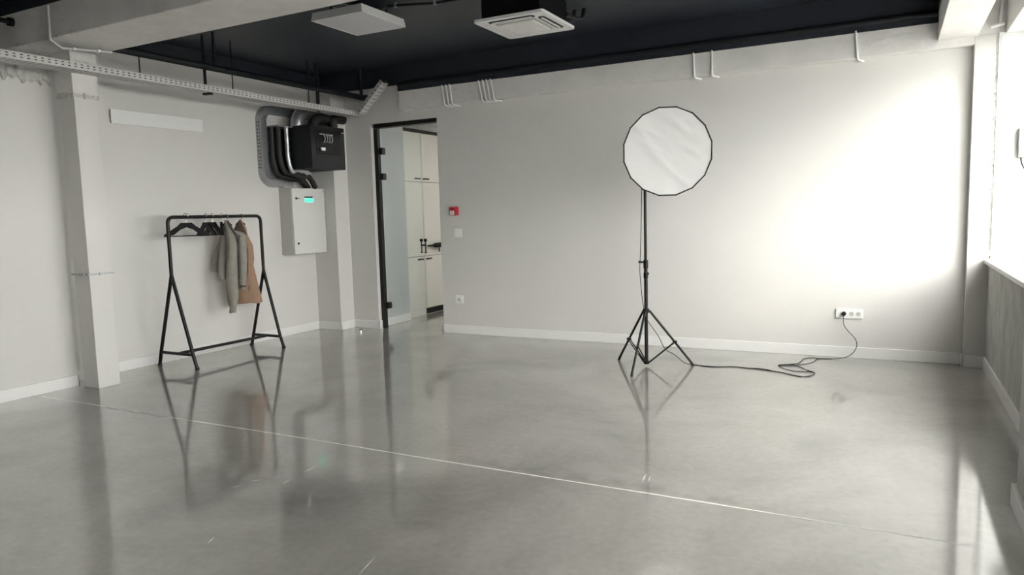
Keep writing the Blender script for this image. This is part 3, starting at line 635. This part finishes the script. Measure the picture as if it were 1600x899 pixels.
g = MB(); rings = [ring(RF, 0.0), ring(RF*0.985, -0.06), ring(RF*0.86, -0.22), ring(RF*0.62, -0.40), ring(RF*0.30, -0.55), ring(RF*0.22, -0.60)]
vs = [p for r in rings for p in r]
g.add(vs, [(k*NF+i, k*NF+(i+1) % NF, (k+1)*NF+(i+1) % NF, (k+1)*NF+i) for k in range(5) for i in range(NF)] + [tuple(range(5*NF, 6*NF))])
g.build('shell', 'dark_fabric', sb)
MB().tube(ring(RF, 0.004), 0.006, 8, closed=True).build('rim', 'dark_fabric', sb)
for i in range(NF):
    MB().tube([rings[0][i], rings[1][i]], 0.008, 6).build('rib', 'black_metal', sb)
g = MB(); vs = []; fs = []; nr = 14; na = 96; rnd = random.Random(3)
wr_ = [(rnd.uniform(-.25,.25), rnd.uniform(-.25,.25), rnd.uniform(2.0,2.7), rnd.uniform(.08,.2), rnd.uniform(.0015,.004)) for _ in range(12)]
for i in range(nr+1):
    rr = i/nr
    for jn in range(na):
        th = 2*math.pi*jn/na; k = (th - 0.2) / (2*math.pi/NF); fr = abs((k % 1) - 0.5); lim = math.cos(math.pi/NF)/math.cos((fr)*2*math.pi/NF) if True else 1
        fr2 = ((k % 1) - 0.5)*2*math.pi/NF; lim = math.cos(math.pi/NF)/math.cos(fr2)
        r = RF*0.985*lim*rr; x, y = r*math.cos(th), r*math.sin(th)
        h = 0.004 - 0.012*(1-rr**2) + 0.0022*math.sin(6*th)*rr**3 + 0.0018*math.sin(11*th+1)*rr**4
        for (wx, wy, wa, wl, wh) in wr_:
            dx, dy = x-wx, y-wy; p_ = dx*math.cos(wa) + dy*math.sin(wa); q_ = -dx*math.sin(wa) + dy*math.cos(wa)
            h += wh*math.exp(-(p_/wl)**2 - (q_/0.018)**2)
        vs.append(fc + ax*h + sr*x + su*y)
for i in range(nr):
    for jn in range(na): fs.append((i*na+jn, i*na+(jn+1) % na, (i+1)*na+(jn+1) % na, (i+1)*na+jn))
g.add(vs, fs, True); g.build('diffusion_cloth', 'softbox_white', sb)
bk = fc - ax*0.60
MB().tube([bk, bk - ax*0.05], 0.10, 20).build('speed_ring', 'black_metal', sb)
MB().tube([bk - ax*0.05, bk - ax*0.28], 0.062, 20).build('lamp_head', 'black_plastic', sb)
hp = bk - ax*0.12
MB().tube(round_path([hp - sr*0.075, hp - sr*0.075 - su*0.10, Vector((SX, SY, 2.0))], 0.03), 0.012, 8).build('yoke', 'black_metal', sb)
MB().cyl((SX, SY, 1.955), (SX, SY, 2.06), 0.022, 12).build('stand_adapter', 'black_plastic', sb)

# triple socket and power cable
so = thing('triple_socket', (6.66, -0.01, 0.39), 'white triple wall socket low on the back wall with one plug', 'socket')
MB().box((6.540, -0.014, 0.392), (6.782, 0.0, 0.488), 0.003).build('frame', 'white_plastic', so)
for k in range(3):
    x = 6.620 + k*0.0605 if k else 6.613
    MB().cyl((x, -0.0165, 0.44), (x, -0.013, 0.44), 0.027, 20).build('socket_ring', 'white_trim', so)
    MB().cyl((x, -0.0172, 0.44), (x, -0.0162, 0.44), 0.021, 20).build('socket_well', 'panel_side', so)
pw = thing('power_cable', (6.0, -0.5, 0), 'thin black power cable from the light stand to the wall plug', 'cable')
MB().tube([(6.613, -0.017, 0.44), (6.613, -0.035, 0.44), (6.613, -0.06, 0.435)], [0.022, 0.021, 0.012], 14).build('plug', 'black_plastic', pw)
cz = 0.005
run = [(4.905, -1.095, 1.95), (4.90, -1.10, 1.70), (4.893, -1.105, 1.35), (4.885, -1.11, 1.10), (4.880, -1.112, 0.92), (4.893, -1.105, 0.72), (4.905, -1.10, 0.60), (4.935, -1.105, 0.50), (4.96, -1.11, 0.44), (5.04, -1.06, 0.30), (5.10, -1.03, 0.17), (5.19, -1.0, 0.11), (5.27, -0.95, 0.03), (5.346, -0.885, cz),
       (5.518, -0.910, cz), (5.646, -0.868, cz), (5.729, -0.845, cz), (5.909, -0.870, cz), (6.157, -0.945, cz), (6.266, -1.030, cz), (6.374, -1.045, cz), (6.424, -0.93, cz), (6.418, -0.84, cz), (6.345, -0.755, cz), (6.26, -0.62, cz), (6.16, -0.63, cz), (6.10, -0.66, cz), (6.09, -0.61, cz), (6.18, -0.55, cz), (6.25, -0.47, cz),
       (6.27, -0.25, cz), (6.33, -0.17, cz), (6.42, -0.18, cz), (6.52, -0.16, 0.006), (6.63, -0.13, 0.02), (6.70, -0.10, 0.06), (6.735, -0.07, 0.13), (6.72, -0.055, 0.20), (6.65, -0.05, 0.28), (6.615, -0.05, 0.34), (6.613, -0.058, 0.425)]
MB().tube(catmull(run, 5), 0.0038, 8).build('lead', 'black_rubber', pw)
run2 = [(5.346, -0.875, cz), (5.50, -0.93, cz), (5.60, -0.895, cz), (5.70, -0.84, cz), (5.80, -0.865, cz), (5.97, -0.845, cz), (6.10, -0.925, cz), (6.20, -0.97, cz), (6.33, -1.06, cz), (6.42, -0.95, cz), (6.40, -0.83, cz), (6.28, -0.85, cz), (6.18, -0.80, cz), (6.085, -0.65, cz), (6.15, -0.58, cz), (6.26, -0.55, cz), (6.36, -0.40, cz), (6.40, -0.20, cz), (6.52, -0.152, 0.008)]
MB().tube(catmull(run2, 5), 0.0033, 8).build('lead_loop', 'black_rubber', pw)

# ------------------------------------------------------------------ fire alarm, switches beside the doorway
al = thing('fire_alarm', (2.118, -0.02, 1.51), 'small red fire alarm call point beside the doorway', 'fire alarm')
MB().box((2.052, -0.045, 1.515), (2.172, 0.0, 1.622), 0.008).build('housing', 'red_plastic', al)
MB().box((2.066, -0.049, 1.520), (2.128, -0.044, 1.572), 0.003).build('push_plate', 'white_plastic', al)
MB().box((2.080, -0.0505, 1.540), (2.114, -0.0485, 1.546)).build('mark', 'black_plastic', al)
MB().box((2.075, -0.0475, 1.592), (2.120, -0.0445, 1.600)).build('label_strip', 'black_plastic', al)
sw = thing('light_switch', (2.15, -0.01, 1.236), 'white light switch on the wall below the red fire alarm', 'switch')
MB().box((2.096, -0.012, 1.237), (2.205, 0.0, 1.343), 0.003).build('frame', 'white_plastic', sw)
for k in range(2): MB().box((2.113 + k*0.039, -0.0165, 1.254), (2.150 + k*0.039, -0.011, 1.326), 0.002).build('rocker', 'white_trim', sw)
s2 = thing('wall_socket', (2.14, -0.01, 0.386), 'single white wall socket low beside the doorway', 'socket')
MB().box((2.084, -0.012, 0.387), (2.194, 0.0, 0.492), 0.003).build('frame', 'white_plastic', s2)
MB().cyl((2.139, -0.0155, 0.4395), (2.139, -0.011, 0.4395), 0.030, 20).build('socket_ring', 'white_trim', s2)
MB().cyl((2.139, -0.0162, 0.4395), (2.139, -0.015, 0.4395), 0.022, 20).build('socket_well', 'panel_side', s2)
ds = thing('door_stop', (0.80, -0.36, 0), 'small chrome door stop on the floor before the glass door', 'door stop')
MB().cyl((0.80, -0.36, 0), (0.80, -0.36, 0.034), 0.016, 14).build('post', 'chrome', ds); MB().cyl((0.80, -0.36, 0.034), (0.80, -0.36, 0.045), 0.019, 14).build('buffer', 'black_rubber', ds)

# ------------------------------------------------------------------ ceiling: panel lamp, air conditioner, conduit
lp = thing('ceiling_panel_lamp', (2.595, -2.316, 3.30), 'square white panel lamp hung under the dark ceiling', 'ceiling lamp')
x0, x1, y0, y1 = 2.303, 2.887, -2.638, -1.994
g = MB(); e2 = 0.035
vs = [(x0,y0,3.305),(x1,y0,3.305),(x1,y1,3.305),(x0,y1,3.305),(x0+e2*.3,y0+e2*.3,3.372),(x1-e2*.3,y0+e2*.3,3.372),(x1-e2*.3,y1-e2*.3,3.372),(x0+e2*.3,y1-e2*.3,3.372)]
g.add(vs, [(4,5,6,7)] + [(i, (i+1) % 4, (i+1) % 4 + 4, i+4) for i in range(4)])
t_ = 0.012
for a, b2 in [((x0,y0),(x1,y0+t_)),((x0,y1-t_),(x1,y1)),((x0,y0),(x0+t_,y1)),((x1-t_,y0),(x1,y1))]: g.box((*a, 3.298), (*b2, 3.306))
g.build('frame', 'white_metal', lp)
MB().box((x0+t_, y0+t_, 3.301), (x1-t_, y1-t_, 3.306)).build('diffuser', 'diffuser', lp)
MB().tube(catmull([(2.45,-2.50,3.372),(2.46,-2.50,3.42),(2.52,-2.50,3.435),(2.60,-2.50,3.43),(2.66,-2.50,3.40)]), 0.007, 8).build('lead', 'white_plastic', lp)
for (x, y) in [(2.42,-2.5),(2.77,-2.5),(2.42,-2.13),(2.77,-2.13)]: MB().cyl((x, y, 3.37), (x, y, CZ), 0.008, 8).build('spacer', 'black_metal', lp)

ac = thing('ceiling_air_conditioner', (4.02, -1.735, 3.2), 'white square cassette air conditioner with slots in the dark ceiling', 'air conditioner')
x0, x1, y0, y1 = 3.680, 4.365, -2.090, -1.380
MB().box((x0+0.06, y0+0.06, 3.225), (x1-0.06, y1-0.06, CZ)).build('body', 'black_plastic', ac)
g = MB(); poly = []
for (cx, cy, a0) in [(x1-.03, y1-.03, 0), (x0+.03, y1-.03, 90), (x0+.03, y0+.03, 180), (x1-.03, y0+.03, 270)]:
    for k in range(5): a = math.radians(a0 + 22.5*k); poly.append(Vector((cx + .03*math.cos(a), cy + .03*math.sin(a), 3.203)))
g.prism(poly, 'z', (0, 0, 0.024)); g.build('panel', 'white_plastic', ac)
cx, cy = (x0+x1)/2, (y0+y1)/2
def slot(c, du, dv, hl, hw):
    g = MB(); poly = []
    for (s, a0) in [(1, -90), (-1, 90)]:
        for k in range(7): a = math.radians(a0 + 30*k); poly.append(Vector(c) + Vector(du)*(s*(hl-hw) + hw*math.cos(a)) + Vector(dv)*(hw*math.sin(a)))
    g.prism(poly, 'z', (0, 0, 0.005)); o = g.build('air_slot', 'black_metal', ac)
    MB().obox(Vector(c) + Z*(-0.003), du, dv, Z, hl-0.030, hw*0.30, 0.002).build('vane', 'white_plastic', o)
slot((cx, y0+0.085, 3.1995), X, Y, 0.225, 0.034)
MB().box((cx-0.22, y1-0.11, 3.1985), (cx+0.22, y1-0.06, 3.203), 0.002).build('closed_flap', 'white_trim', ac)
slot((x1-0.085, cy, 3.1995), Y, X, 0.225, 0.034)
MB().box((x0+0.06, cy-0.22, 3.1985), (x0+0.11, cy+0.22, 3.203), 0.002).build('closed_flap', 'white_trim', ac)
MB().box((cx-0.20, cy-0.20, 3.198), (cx+0.20, cy+0.20, 3.203), 0.002).build('grille_plate', 'panel_side', ac)
g = MB()
for q in range(17):
    xx = cx-0.175 + q*0.0205; g.box((xx, cy-0.18, 3.188), (xx+0.011, cy+0.18, 3.1985))
gl = g.build('grille_slats', 'white_trim', ac); gl['kind'] = 'stuff'
for dx in (0.0, 0.10): MB().tube(catmull([(x1-0.16+dx, y1-0.07, 3.33), (x1-0.14+dx, y1+0.10, 3.33), (x1-0.12+dx, y1+0.22, 3.36), (x1-0.11+dx, y1+0.26, CZ)]), 0.020, 8).build('coolant_pipe', 'black_rubber', ac)
cc = thing('ceiling_conduit', (3.3, -2.15, 3.42), 'black conduit with small bright clips across the dark ceiling', 'conduit')
MB().tube([(2.90, -2.28, 3.425), (3.30, -2.126, 3.425), (3.72, -2.10, 3.425)], 0.012, 8).build('pipe', 'black_paint', cc)
for (x, y) in [(2.968, -2.255), (3.314, -2.126)]: MB().box((x-0.012, y-0.014, 3.408), (x+0.012, y+0.014, CZ), 0.002).build('clip', 'galvanised', cc)

# grey box hung at the window jamb, conduit at the window lintel
gb = thing('grey_window_box', (8.03, -0.2, 1.87), 'grey box with dangling black cable on the window jamb', 'box')
MB().box((7.962, -0.20, 1.875), (8.066, -0.12, 2.13), 0.004).build('case', 'grey_box', gb)
MB().tube(catmull([(7.985, -0.16, 1.878), (7.995, -0.165, 1.82), (8.03, -0.165, 1.76), (8.09, -0.17, 1.73)]), 0.006, 8).build('lead', 'black_rubber', gb)
wc = thing('window_conduit', (7.80, -0.5, 2.9), 'white conduit beside the right ceiling beam above the pilaster', 'conduit')
MB().tube(round_path([(7.80, -0.14, 3.02), (7.82, -0.14, 3.35), (7.82, -0.9, 3.40)], 0.05), 0.011, 8).build('pipe', 'white_plastic', wc)
MB().tube([(7.73, -0.15, 3.01), (7.83, -0.14, 3.03)], 0.016, 10).build('socket_end', 'white_plastic', wc)

for o in bpy.data.objects:
    if '_b' in o.keys(): del o['_b']
